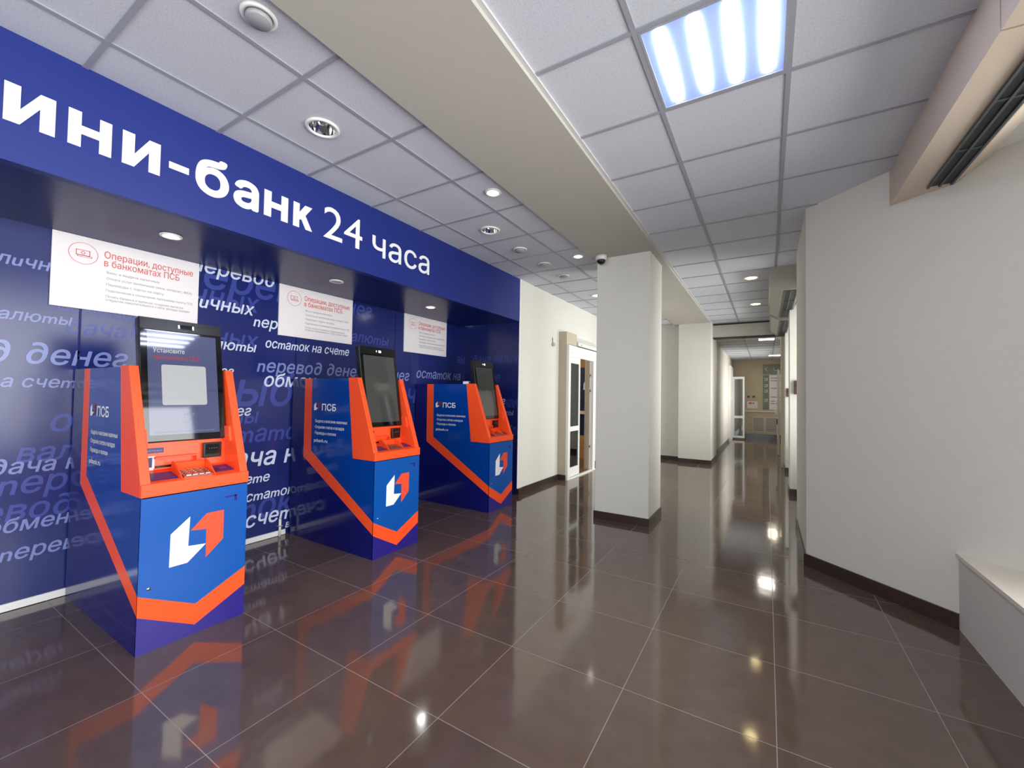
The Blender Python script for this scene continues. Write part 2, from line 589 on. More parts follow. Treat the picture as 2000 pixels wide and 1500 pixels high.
# right side: slanted wall + pier, sill wall, piers along the windows
A, B, Cc = (0.281, 4.30, 0), (0.996, 3.62, 0), (1.6, 3.62 - 0.604 * 0.689 / 0.725, 0)
struct('wall_angled', G().prism([A, B, Cc, (1.6, 5.58, 0), (0.281, 5.58, 0)], (0, 0, ZC)), M['wallgrey'])
d = Vector((0.725, -0.689, 0)); nn = Vector((-0.689, -0.725, 0)) * 0.014
g = G()
pa, pb = Vector(A), Vector(B)
g.prism([pa + nn - d * 0.012, pb + nn + d * -0.002, pb + nn * 0.0, pa], (0, 0, 0.096))
g.box(0.268, 0.285, 4.30, 5.58, 0, 0.09)
struct('baseboard_angled', g, M['plinth'])
struct('wall_sill', G().prism([(0.996, -4.2, 0), (1.6, -4.2, 0), (1.6, 3.06, 0), (0.996, 3.62, 0)], (0, 0, 0.435)), M['wallgrey'])
struct('trim_sill', G().prism([(0.985, -4.2, 0.435), (1.6, -4.2, 0.435), (1.6, 3.06, 0.435), (0.985, 3.63, 0.435)], (0, 0, 0.022)), M['sill'])
struct('wall_lintel', G().prism([(1.10, -4.2, 2.84), (1.6, -4.2, 2.84), (1.6, 3.06, 2.84), (1.10, 3.53, 2.84)], (0, 0, 0.16)), M['white'])


def window(n, x, y0, y1, z0, z1, cols):
    g = G()
    t, dp = 0.06, 0.07
    g.box(x, x + dp, y0, y1, z0, z0 + t).box(x, x + dp, y0, y1, z1 - t, z1)
    for i in range(cols + 1):
        yy = y0 + (y1 - y0 - t) * i / cols
        g.box(x, x + dp, yy, yy + t, z0 + t, z1 - t)
    o = struct('window_%d' % n, g, M['pvc'])
    struct('window_pane', G().box(x + 0.03, x + 0.036, y0 + t, y1 - t, z0 + t, z1 - t), M['windowglass'], parent=o)
    return o


window(1, 1.53, -3.2, 3.06, 0.457, 2.84, 5)
window(2, 0.95, 5.58, 7.33, 0.5, 2.75, 2)
window(3, 0.95, 7.75, 9.55, 0.5, 2.75, 2)
struct('wall_under_window', G().box(0.80, 1.05, 5.58, 7.33, 0, 0.5).box(0.80, 1.05, 7.75, 9.55, 0, 0.5), M['wallgrey'])
struct('wall_over_window', G().box(0.36, 1.05, 5.58, 9.55, 2.75, ZC), M['wall'])
struct('wall_window_pier', G().box(0.286, 1.6, 7.33, 7.75, 0, ZC), M['wall'])
struct('wall_hall_pier', G().box(0.30, 1.6, 9.55, 10.2, 0, ZC), M['wall'])
struct('wall_hall_frame', G().box(0.245, 0.30, 10.15, 10.45, 0, 2.75), M['portal'])
g = G()
g.box(0.274, 0.80, 7.316, 7.335, 0, 0.085).box(0.274, 0.29, 7.33, 7.75, 0, 0.085)
g.box(0.288, 0.80, 9.536, 9.555, 0, 0.085).box(0.288, 0.303, 9.55, 10.2, 0, 0.085)
struct('baseboard_right', g, M['plinth'])
# header over the hall entrance, hall shell
struct('wall_header', G().box(-1.03, 0.62, 10.0, 10.2, 2.69, ZC), M['hallwall'])
struct('trim_1', G().box(-1.03, 0.45, 9.985, 10.0, 2.955, 2.985).box(-1.03, 0.45, 9.985, 10.22, 2.672, 2.69), M['slot'])
hc = struct('ceiling_hall', G().box(-1.2, 1.75, 10.2, 17.2, 2.75, 2.83), M['tile'])
g = G()
for x in (-0.45, 0.15):
    g.box(x - BW, x + BW, 10.2, 17, 2.744, 2.751)
for i in range(11):
    y = 10.75 + 0.6 * i
    g.box(-1.06, 1.7, y - BW, y + BW, 2.7445, 2.751)
struct('ceiling_grid', g, M['grid'], parent=hc)
struct('wall_hall', G().box(-1.3, -1.06, 10.8, 15.25, 0, 2.75).box(-1.3, -1.06, 15.25, 16.95, 2.45, 2.75).box(-1.3, -1.0, 16.2, 16.95, 0, 2.45), M['hallwall'])
struct('wall_hall_right', G().box(0.42, 0.6, 10.45, 12.99, 0, 2.75).box(0.42, 0.6, 15.6, 16.95, 0, 2.75).box(0.42, 0.6, 12.99, 15.6, 0, 0.6).box(0.42, 0.6, 12.99, 15.6, 2.5, 2.75), M['hallwall'])
window(4, 0.5, 12.99, 15.6, 0.6, 2.5, 3)  # made-up window, unseen from the camera, added to light the hall
struct('baseboard_hall', G().box(-1.06, -1.045, 10.8, 15.25, 0, 0.1), M['plinth'])
we = struct('wall_end', G().box(-1.3, 1.7, 16.98, 17.15, 0, 2.75), M['endwall'])
struct('baseboard_end', G().box(-0.65, 0.42, 16.95, 16.98, 0, 0.17), M['plinth'])
struct('trim_2', G().box(-0.65, 0.42, 16.93, 16.98, 0.93, 0.97), M['sill'])

# niche of the cash machines
nb = struct('wall_niche', G().box(NX - 0.1, NX, -4.2, 5.3, 0, 2.425), M['niche'])
end = G().prism([(NX, 5.14, 0), (XL, NY1, 0), (XL, 5.06, 0), (NX, 5.30, 0)], (0, 0, ZC))
ns_ = struct('wall_niche_end', end, M['niche'])
struct('trim_3', G().box(XL - 0.004, XL + 0.003, NY1, 5.06, 0.085, ZC), M['white'])
struct('baseboard_niche', G().box(NX, NX + 0.012, -4.2, 2.36, 0.004, 0.05).box(NX, NX + 0.012, 2.5, 5.13, 0.004, 0.05), M['white'])
struct('trim_4', G().box(NX, NX + 0.004, 0.885, 0.897, 0, 2.4).box(NX, NX + 0.004, 2.412, 2.424, 0, 2.4).box(NX, NX + 0.004, 3.7, 3.708, 0, 2.4), M['soffit'])

# closing walls behind the viewpoint
struct('wall_back', G().box(-5.2, -2.7, -4.3, -4.2, 0, ZC).box(1.1, 1.75, -4.3, -4.2, 0, ZC).box(-2.7, 1.1, -4.3, -4.2, 2.7, ZC), M['wall'])
struct('ground_outside', G().box(-20, 20, -30, -4.3, -0.12, -0.1).box(1.75, 30, -30, 40, -0.12, -0.1), M['ground'])

# printed words on the niche walls
BACK = [('наличных', 0.405, None, 2.128, 0.058, 1), ('валюты', None, 0.855, 1.791, 0.053, 1), ('остаток', 0.783, None, 1.882, 0.057, 0),
 ('дача', 0.83, None, 1.738, 0.079, 0), ('перевод денег', None, 1.148, 1.526, 0.1, 1), ('остаток на счете', None, 0.945, 1.375, 0.057, 1),
 ('остаток', 0.774, None, 1.089, 0.112, 0), ('выдача наличных', 0.368, None, 0.838, 0.071, 1), ('валюты', 0.634, None, 0.903, 0.091, 0),
 ('перевод', 0.563, None, 0.709, 0.104, 0), ('перевод', None, 0.897, 0.547, 0.097, 0), ('обмен валюты', 0.528, None, 0.48, 0.066, 1),
 ('перевод', 0.584, None, 0.307, 0.068, 1), ('перевод', None, 2.189, 2.349, 0.095, 2), ('перевод', 1.424, None, 2.226, 0.197, 0),
 ('наличных', None, 2.057, 2.086, 0.126, 0), ('наличных', None, 2.013, 2.055, 0.084, 2), ('перевод', 2.007, None, 1.962, 0.076, 2),
 ('наличных', None, 2.058, 1.762, 0.11, 0), ('валюты', None, 2.041, 1.726, 0.067, 2), ('остаток на счете', 2.121, 3.031, 1.781, 0.067, 2),
 ('перевод денег', 2.051, None, 1.552, 0.093, 1), ('обмен валюты', 2.119, None, 1.419, 0.097, 2), ('денег', None, 1.859, 1.506, 0.057, 2),
 ('выбор', 1.641, None, 1.237, 0.234, 0), ('денег', None, 2.015, 1.153, 0.068, 2), ('валюты', None, 2.084, 1.083, 0.101, 0),
 ('остаток на счете', 1.644, None, 0.912, 0.122, 0), ('выдача наличных', 1.449, None, 0.69, 0.129, 2), ('счете', None, 2.198, 0.539, 0.066, 2),
 ('остаток на счете', 1.923, None, 0.379, 0.067, 2), ('остаток', None, 2.452, 0.207, 0.172, 0), ('счете', 1.994, None, 0.146, 0.103, 2),
 ('выдача', 2.361, None, 0.06, 0.05, 2), ('денег', None, 3.334, 2.257, 0.118, 0), ('валюты', None, 3.602, 1.953, 0.09, 0),
 ('денег', None, 3.961, 1.54, 0.098, 1), ('налич', None, 4.101, 1.252, 0.185, 0), ('остаток на', 4.09, 5.026, 1.586, 0.098, 1), ('вы', 4.932, 5.132, 1.843, 0.101, 0)]
SIDE = [('дача налич', -3.82, -2.96, 1.842, 0.096, 0), ('счете', None, -3.275, 1.568, 0.096, 0), ('денег', None, -3.173, 1.239, 0.08, 2),
 ('налич', -3.172, -2.96, 1.201, 0.114, 0), ('валюты', None, -3.026, 1.092, 0.065, 1), ('ост', -3.148, -2.97, 0.818, 0.142, 0)]
gs = [G(), G(), G()]
ITALIC = str.maketrans('тпидг', 'mnu\u2202\u01a8')
for wi, (t, a, b, z, xh, tone) in enumerate(BACK):
    t = t.translate(ITALIC)
    w = (b - a) if (a is not None and b is not None) else None
    gs[tone].text(t, (NX + 0.001 + 0.0018 * tone + 0.0003 * (wi % 5), a if a is not None else b, z), (0, 1, 0), (0, 0, 1), xh,
                  align='l' if a is not None else 'r', width=w, shear=0.2, sx=0.95, bold=0.022)
for tone in range(3):
    gs[tone].build('lettering', M['w%d' % tone], nb)
SU = Vector((1.03, -0.12, 0)).normalized()
gs = [G(), G(), G()]
for wi, (t, a, b, z, xh, tone) in enumerate(SIDE):
    t = t.translate(ITALIC)
    x = a if a is not None else b
    o = Vector((x, 5.14 - (x - NX) * 0.12 / 1.03, z)) + Vector((-0.116, -0.993, 0)) * (0.001 + 0.0018 * tone + 0.0003 * (wi % 5))
    w = (b - a) if (a is not None and b is not None) else None
    gs[tone].text(t, o, SU, (0, 0, 1), xh, align='l' if a is not None else 'r', width=w, shear=0.2, sx=0.95, bold=0.022)
for tone in range(3):
    gs[tone].build('lettering', M['w%d' % tone], ns_)

# ------------------------------------------------------------------ blue sign board over the niche
sb = thing('sign_board', 'long royal blue sign board with big white lettering above the cash machines', 'sign', (XL, 2.5, 2.405))
O = Vector((XL, 2.5, 2.405))


def loc(p):
    return (p[0] - O.x, p[1] - O.y, p[2] - O.z)


G().box(-0.06, 0, -6.7, NY1 - 2.5, 0, 0.595).build('front_panel', M['fascia'], sb)
G().box(NX + 0.001 - XL, -0.06, -6.7, 5.02 - 2.5, 0.0, 0.05).build('soffit_panel', M['soffit'], sb)
g = G()
TB = 2.586
HB = 0.178


def glyph(polys, y0, w):
    for pl_ in polys:
        g.prism([loc((XL, y0 + a * w, TB + b * HB)) for a, b in pl_], (0.004, 0, 0))


I_ = [[(0, 0), (.31, 0), (.31, 1), (0, 1)], [(.69, 0), (1, 0), (1, 1), (.69, 1)], [(.31, 0.0), (.69, .60), (.69, 1.0), (.31, .40)]]
N_ = [[(0, 0), (.29, 0), (.29, 1), (0, 1)], [(.71, 0), (1, 0), (1, 1), (.71, 1)], [(.29, .38), (.71, .38), (.71, .62), (.29, .62)]]
K_ = [[(0, 0), (.31, 0), (.31, 1), (0, 1)], [(.31, .35), (.44, .35), (.98, 1), (.60, 1), (.31, .64)], [(.44, .34), (.62, .58), (1.0, 0), (.66, 0)]]
M_ = [[(0, 0), (.24, 0), (.24, 1), (0, 1)], [(.76, 0), (1, 0), (1, 1), (.76, 1)], [(.24, .62), (.5, .15), (.76, .62), (.76, 1), (.5, .52), (.24, 1)]]
for polys, y0, y1 in ((M_, 0.145, 0.345), (I_, 0.383, 0.545), (N_, 0.588, 0.749), (I_, 0.792, 0.956), (N_, 1.533, 1.700), (K_, 1.740, 1.889)):
    glyph(polys, y0, y1 - y0)
for s, y0, y1 in (('б', 1.128, 1.312), ('а', 1.340, 1.497)):
    g.text(s, loc((XL + 0.001, y0, TB)), (0, 1, 0), (0, 0, 1), 0.172, width=y1 - y0, bold=0.055, thick=0.004)
g.add([loc((XL + 0.002, y, z)) for y, z in ((0.997, 2.655), (1.095, 2.655), (1.095, 2.694), (0.997, 2.694))], [(0, 1, 2, 3)])
g.build('bold_lettering', M['letter'], sb)
g = G()
g.text('24', loc((XL + 0.001, 1.985, TB)), (0, 1, 0), (0, 0, 1), 0.196, width=0.362, thick=0.004)
g.text('часа', loc((XL + 0.001, 2.456, TB)), (0, 1, 0), (0, 0, 1), 0.172, width=0.722, bold=0.005, thick=0.004)
g.build('thin_lettering', M['letter'], sb)


# ------------------------------------------------------------------ lamps and round fittings
def fitting(name, label, cat, x, y, z, r, kind, group, bulb=None):
    t = thing(name, label, cat, (x, y, z), group)
    if kind == 'reflector':        # open recessed lamp with a polished bowl
        G().lathe([(r, 0.0), (r, -0.006), (r * 0.97, -0.012), (r * 0.80, -0.012), (r * 0.78, -0.002)], n=40, caps=False).build('ring', M['white'], t)
        G().lathe([(r * 0.80, -0.010), (r * 0.74, 0.03), (r * 0.55, 0.07), (r * 0.28, 0.09), (0.0005, 0.092)], n=40, caps=False).build('reflector', M['chrome'], t)
        G().lathe([(r * 0.16, 0.085), (r * 0.2, 0.05), (r * 0.15, 0.02), (0.0005, 0.014)], n=16).build('bulb', bulb or M['lampoff'], t)
    elif kind == 'lit':
        G().lathe([(r, 0.0), (r, -0.006), (r * 0.96, -0.010), (r * 0.74, -0.010), (r * 0.70, -0.004)], n=36).build('ring', M['white'], t)
        G().lathe([(r * 0.72, -0.0015), (r * 0.6, -0.009), (r * 0.3, -0.013), (0.0005, -0.014)], n=32).build('bulb', bulb, t)
    elif kind == 'disc':           # raised round vent / speaker disc
        G().lathe([(r, 0.0), (r, -0.008), (r * 0.94, -0.014), (r * 0.80, -0.014), (r * 0.76, -0.002)], n=36).build('ring', M['white'], t)
        G().lathe([(r * 0.70, -0.004), (r * 0.72, -0.026), (r * 0.66, -0.031), (0.0005, -0.031)], n=36).build('disc', M['lampoff'], t)
        G().lathe([(r * 0.78, -0.0015), (0.0005, -0.0015)], n=30).build('gap', M['slot'], t)
    return t




fitting('ceiling_vent', 'round white ceiling vent with raised grey disc beside the bare beam', 'vent', -1.878, 0.93, ZC - 0.001, 0.072, 'disc', None)
fitting('reflector_lamp', 'big unlit reflector lamp in the ceiling tile above the sign letters', 'ceiling lamp', -2.333, 1.545, ZC - 0.001, 0.098, 'reflector', 'unlit reflector lamps')
fitting('reflector_lamp', 'unlit reflector lamp in the ceiling tile above the end of the sign', 'ceiling lamp', -2.333, 3.368, ZC - 0.001, 0.098, 'reflector', 'unlit reflector lamps')
fitting('spotlight', 'lit spotlight beside the beam, the one well in front of the pillar', 'spotlight', -1.876, 2.741, ZC - 0.001, 0.066, 'lit', 'lit ceiling spotlights', M['bulb'])
fitting('spotlight', 'lit spotlight beside the beam next to the dome camera', 'spotlight', -1.871, 4.50, ZC - 0.001, 0.066, 'lit', 'lit ceiling spotlights', M['bulb'])
fitting('spotlight', 'lit spotlight half hidden behind the pillar over the sliding door', 'spotlight', -2.332, 6.40, ZC - 0.001, 0.09, 'lit', 'lit ceiling spotlights', M['bulb'])
for i, (y, lb) in enumerate(((3.98, 'unlit round white ceiling fitting just past the far reflector lamp'),
                             (4.573, 'unlit round white ceiling fitting, middle one of three in a row'),
                             (5.149, 'unlit round white ceiling fitting over the white wall before the door'))):
    fitting('ceiling_fitting', lb, 'ceiling fitting', -2.345, y, ZC - 0.001, 0.076, 'disc', 'round fittings in a row')
fitting('corridor_spotlight', 'warm yellow spotlight in the ceiling beside the square end of the grey air conditioner', 'spotlight', -0.181, 6.402, ZC - 0.001, 0.10, 'lit', 'warm corridor spotlights', M['bulbwarm'])
fitting('corridor_spotlight', 'warm yellow spotlight in the ceiling just before the hall header', 'spotlight', -0.165, 8.205, ZC - 0.001, 0.10, 'lit', 'warm corridor spotlights', M['bulbwarm'])
for y, lb, lit in ((1.178, 'lit round lamp in the blue soffit above the cash machine showing a page', True),
                   (2.439, 'unlit round lamp in the blue soffit above the middle placard', False),
                   (3.709, 'lit round lamp in the blue soffit beside the placard by the niche end', True)):
    t = fitting('soffit_lamp', lb, 'soffit lamp', -3.405, y, 2.404, 0.062, 'lit', 'soffit lamps of the niche', M['bulbcool'] if lit else M['lampoff'])
    if lit:
        dl = bpy.data.lights.new('soffit_beam', 'SPOT')
        dl.energy = 18; dl.spot_size = math.radians(110); dl.spot_blend = 0.8; dl.shadow_soft_size = 0.04; dl.color = (0.95, 1.0, 0.97)
        lo = bpy.data.objects.new('soffit_beam', dl); COL.objects.link(lo)
        lo.parent = t; lo.location = (0, 0, -0.03)

# big ceiling panel light with four tubes
LX0, LX1, LY0, LY1 = -0.494, 0.080, 1.837, 2.413
t = thing('panel_light', 'square ceiling panel light with four bright tubes behind a cover tinted by their bluish bloom', 'ceiling light', ((LX0 + LX1) / 2, (LY0 + LY1) / 2, ZC))
hx, hy = (LX1 - LX0) / 2, (LY1 - LY0) / 2
g = G()
for a in (-1, 1):
    g.box(min(a * hx, a * (hx - 0.012)), max(a * hx, a * (hx - 0.012)), -hy, hy, -0.007, -0.0005)
    g.box(-hx + 0.012, hx - 0.012, min(a * hy, a * (hy - 0.012)), max(a * hy, a * (hy - 0.012)), -0.007, -0.0005)
g.build('frame', M['grid'], t)
G().box(-hx + 0.012, hx - 0.012, -hy + 0.012, hy - 0.012, -0.003, -0.0005).build('cover', M['diffuser'], t)
for x in (-0.410, -0.270, -0.131, 0.006):
    g = G()
    prof = [(0.0005, -0.262), (0.015, -0.258), (0.022, -0.235), (0.027, -0.12), (0.029, 0), (0.027, 0.12), (0.022, 0.235), (0.015, 0.258), (0.0005, 0.262)]
    g.lathe([(r, h) for r, h in prof], n=16, axis='y')
    g.v = [(p[0] + x - (LX0 + LX1) / 2, p[1] - 0.005, p[2] * 0.16 - 0.009) for p in g.v]
    g.build('tube', M['tube'], t)
# hall lamps
for x, y, lb, m in ((-0.01, 11.1, 'square lit lamp in the hall ceiling just past the header', 'bulb'), (0.2, 15.3, 'square lit lamp at the deep end of the hall ceiling', 'bulbwarm')):
    t = thing('hall_lamp', lb, 'ceiling light', (x, y, 2.75), 'square hall lamps')
    g = G()
    for a in (-1, 1):
        g.box(min(a * 0.16, a * 0.15), max(a * 0.16, a * 0.15), -0.16, 0.16, -0.014, 0.0).box(-0.15, 0.15, min(a * 0.16, a * 0.15), max(a * 0.16, a * 0.15), -0.014, 0.0)
    g.build('frame', M['white'], t)
    G().box(-0.15, 0.15, -0.15, 0.15, -0.010, -0.002).build('cover', M[m], t)
    dl = bpy.data.lights.new('hall_glow', 'AREA'); dl.size = 0.3; dl.energy = 5; dl.color = (1.0, 0.95, 0.86)
    lo = bpy.data.objects.new('hall_glow', dl); COL.objects.link(lo); lo.parent = t; lo.location = (0, 0, -0.012)

# dome camera
t = thing('dome_camera', 'white dome security camera under the beam at the pillar top', 'camera', (-1.60, 4.52, ZC - 0.036))
G().lathe([(0.062, 0.0), (0.064, -0.02), (0.060, -0.045), (0.050, -0.052)], n=32).build('base', M['white'], t)
G().lathe([(0.050, -0.050), (0.047, -0.070), (0.036, -0.088), (0.018, -0.098), (0.0005, -0.101)], n=32).build('dome', M['dome'], t)

# small sensor on the white wall
t = thing('wall_sensor', 'tiny beige sensor on the white wall beside the sliding door', 'sensor', (XL, 6.08, 2.2))
G().lathe([(0.030, 0.0), (0.032, 0.02), (0.026, 0.045), (0.0005, 0.05)], n=20, axis='x').build('body', M['casing'], t)
G().tube([(0.006, 0, 0.02), (0.008, -0.005, 0.06), (0.006, -0.012, 0.11)], 0.006).build('cable', M['casinggrey'], t)


# ------------------------------------------------------------------ air conditioners hung along the window wall
def air_conditioner(name, label, x0, x1, y0, y1, zb, m1, cut=False, group=None):
    """casing with chamfered lower edge and dark outlet slots below; front face looks to -X"""
    t = thing(name, label, 'air conditioner', (x0, y0, ZC), group)
    L = y1 - y0
    w = x1 - x0
    h = ZC - zb
    prof = [(0, 0), (0, -h * 0.80), (0.018, -h * 0.80), (w * 0.42, -h), (w, -h), (w, 0)] if not cut else [(0, 0), (0, -h), (w, -h - 0.012), (w, 0)]
    g = G()
    if cut:                       # its far end dies into the slanted wall
        def ye(x):
            return min(L, 4.30 - (x0 + x - 0.281) * 0.689 / 0.725 - y0 - 0.003)
        n = len(prof)
        vs = [(x, 0, z) for x, z in prof] + [(x, ye(x), z) for x, z in prof]
        g.add(vs, [tuple(range(n)), tuple(range(2 * n - 1, n - 1, -1))] + [(i, i + n, (i + 1) % n + n, (i + 1) % n) for i in range(n)])
    else:
        def ye(x):
            return L
        g.prism([(x, 0, z) for x, z in prof], (0, L, 0))
    bm_o = g.build('casing', m1, t)
    sx0, sx1 = w * 0.52, w * 0.93
    zs = -h - (0.010 if cut else 0.0)
    g = G()
    e = min(ye(sx0), ye(sx1)) - 0.03
    g.box(sx0, sx1, 0.03, e, zs - 0.004, zs + 0.006)
    g.build('outlet', M['slot'], t)
    g = G()
    for k in range(3):
        xx = sx0 + (sx1 - sx0) * k / 2
        g.box(xx - 0.006, xx + 0.006, 0.02, e + 0.01, zs - 0.012, zs - 0.002)
    for k in range(1, 3):
        yy = 0.03 + (e - 0.03) * k / 3
        g.box(sx0, sx1, yy - 0.006, yy + 0.006, zs - 0.009, zs - 0.003)
    g.build('fins', M['fin'], t)
    return t


air_conditioner('air_conditioner', 'long beige boxed air conditioner ending on the slanted wall', 0.738, 1.00, 2.225, 4.2, 2.75, M['casing'], True, 'boxed air conditioners')
air_conditioner('air_conditioner', 'beige boxed air conditioner beyond the seam, farther from the slanted wall, over the window sill', 0.738, 1.00, 0.25, 2.215, 2.75, M['casing'], True, 'boxed air conditioners')
air_conditioner('air_conditioner', 'grey air conditioner whose square end faces the lobby past the slanted wall', 0.022, 0.335, 6.0, 8.0, 2.70, M['casinggrey'], False, 'boxed air conditioners')
air_conditioner('air_conditioner', 'grey air conditioner hanging lower, behind the first and against the header', 0.045, 0.335, 8.05, 9.97, 2.66, M['casinggrey'], False, 'boxed air conditioners')
# beige pelmet strip and blind head beside the unit
struct('trim_5', G().prism([(1.0, -4.2, 2.74), (1.10, -4.2, 2.80), (1.10, 3.53, 2.80), (1.0, 3.61, 2.74)], (0, 0, 0.2)), M['casing'])

# ------------------------------------------------------------------ placards above the machines
LINES = ['Внос и выдача наличных', 'Оплата услуг (мобильная связь, интернет, ЖКХ)', 'Переводы с карты на карту', 'Подключение и отключение программы пакета ПСБ',
         'Печать баланса и выписки, создание выписки,', 'открытие накопительного счёта, вклада онлайн']
for yc, lb in ((1.155, 'white information placard above the cash machine with the lit page'),
               (2.642, 'white information placard on the printed wall, middle one of the three'),
               (4.255, 'white information placard closest to the end wall of the niche')):
    w, z0, z1 = 0.825, 1.912, 2.404
    t = thing('placard', lb, 'placard', (NX + 0.004, yc, z0), 'placards above the cash machines')
    h = z1 - z0
    G().box(0.0, 0.012, -w / 2, w / 2, 0, h).build('board', M['paper'], t)
    X = 0.0135
    U, V = (0, 1, 0), (0, 0, 1)
    g = G()
    g.text('Операции, доступные', (X, -0.16, h - 0.115), U, V, 0.036, width=0.53, bold=0.011)
    g.text('в банкоматах ПСБ', (X, -0.16, h - 0.172), U, V, 0.036, width=0.44, bold=0.011)
    g.build('heading', M['red'], t)
    g = G()
    zz = h - 0.222
    for i, s in enumerate(LINES):
        g.text(s, (X, -0.145, zz), U, V, 0.013, width=(0.30, 0.51, 0.33, 0.52, 0.46, 0.50)[i], bold=0.007)
        zz -= 0.042 if i < 4 else 0.024
    g.build('small_print', M['greyprint'], t)
    g = G()
    for rr, ro in ((0.073, 0.070),):
        n = 40
        v = [(X, -0.265 + rad * math.cos(2 * math.pi * k / n), h - 0.115 + rad * math.sin(2 * math.pi * k / n)) for rad in (rr, ro) for k in range(n)]
        g.add(v, [(k, (k + 1) % n, n + (k + 1) % n, n + k) for k in range(n)])
    def frame(y0, y1, za, zb, s):
        for a, b, c_, d_ in ((y0, y1, za, za + s), (y0, y1, zb - s, zb), (y0, y0 + s, za, zb), (y1 - s, y1, za, zb)):
            g.add([(X, a, c_), (X, b, c_), (X, b, d_), (X, a, d_)], [(0, 1, 2, 3)])
    frame(-0.302, -0.232, h - 0.130, h - 0.092, 0.004)
    frame(-0.295, -0.222, h - 0.140, h - 0.128, 0.003)
    n = 20
    v = [(X, -0.267 + rad * math.cos(2 * math.pi * k / n), h - 0.111 + rad * math.sin(2 * math.pi * k / n)) for rad in (0.011, 0.007) for k in range(n)]
    g.add(v, [(k, (k + 1) % n, n + (k + 1) % n, n + k) for k in range(n)])
    g.build('banknote_icon', M['red'], t)


# ------------------------------------------------------------------ cash machines
AX = -2.765          # front plane


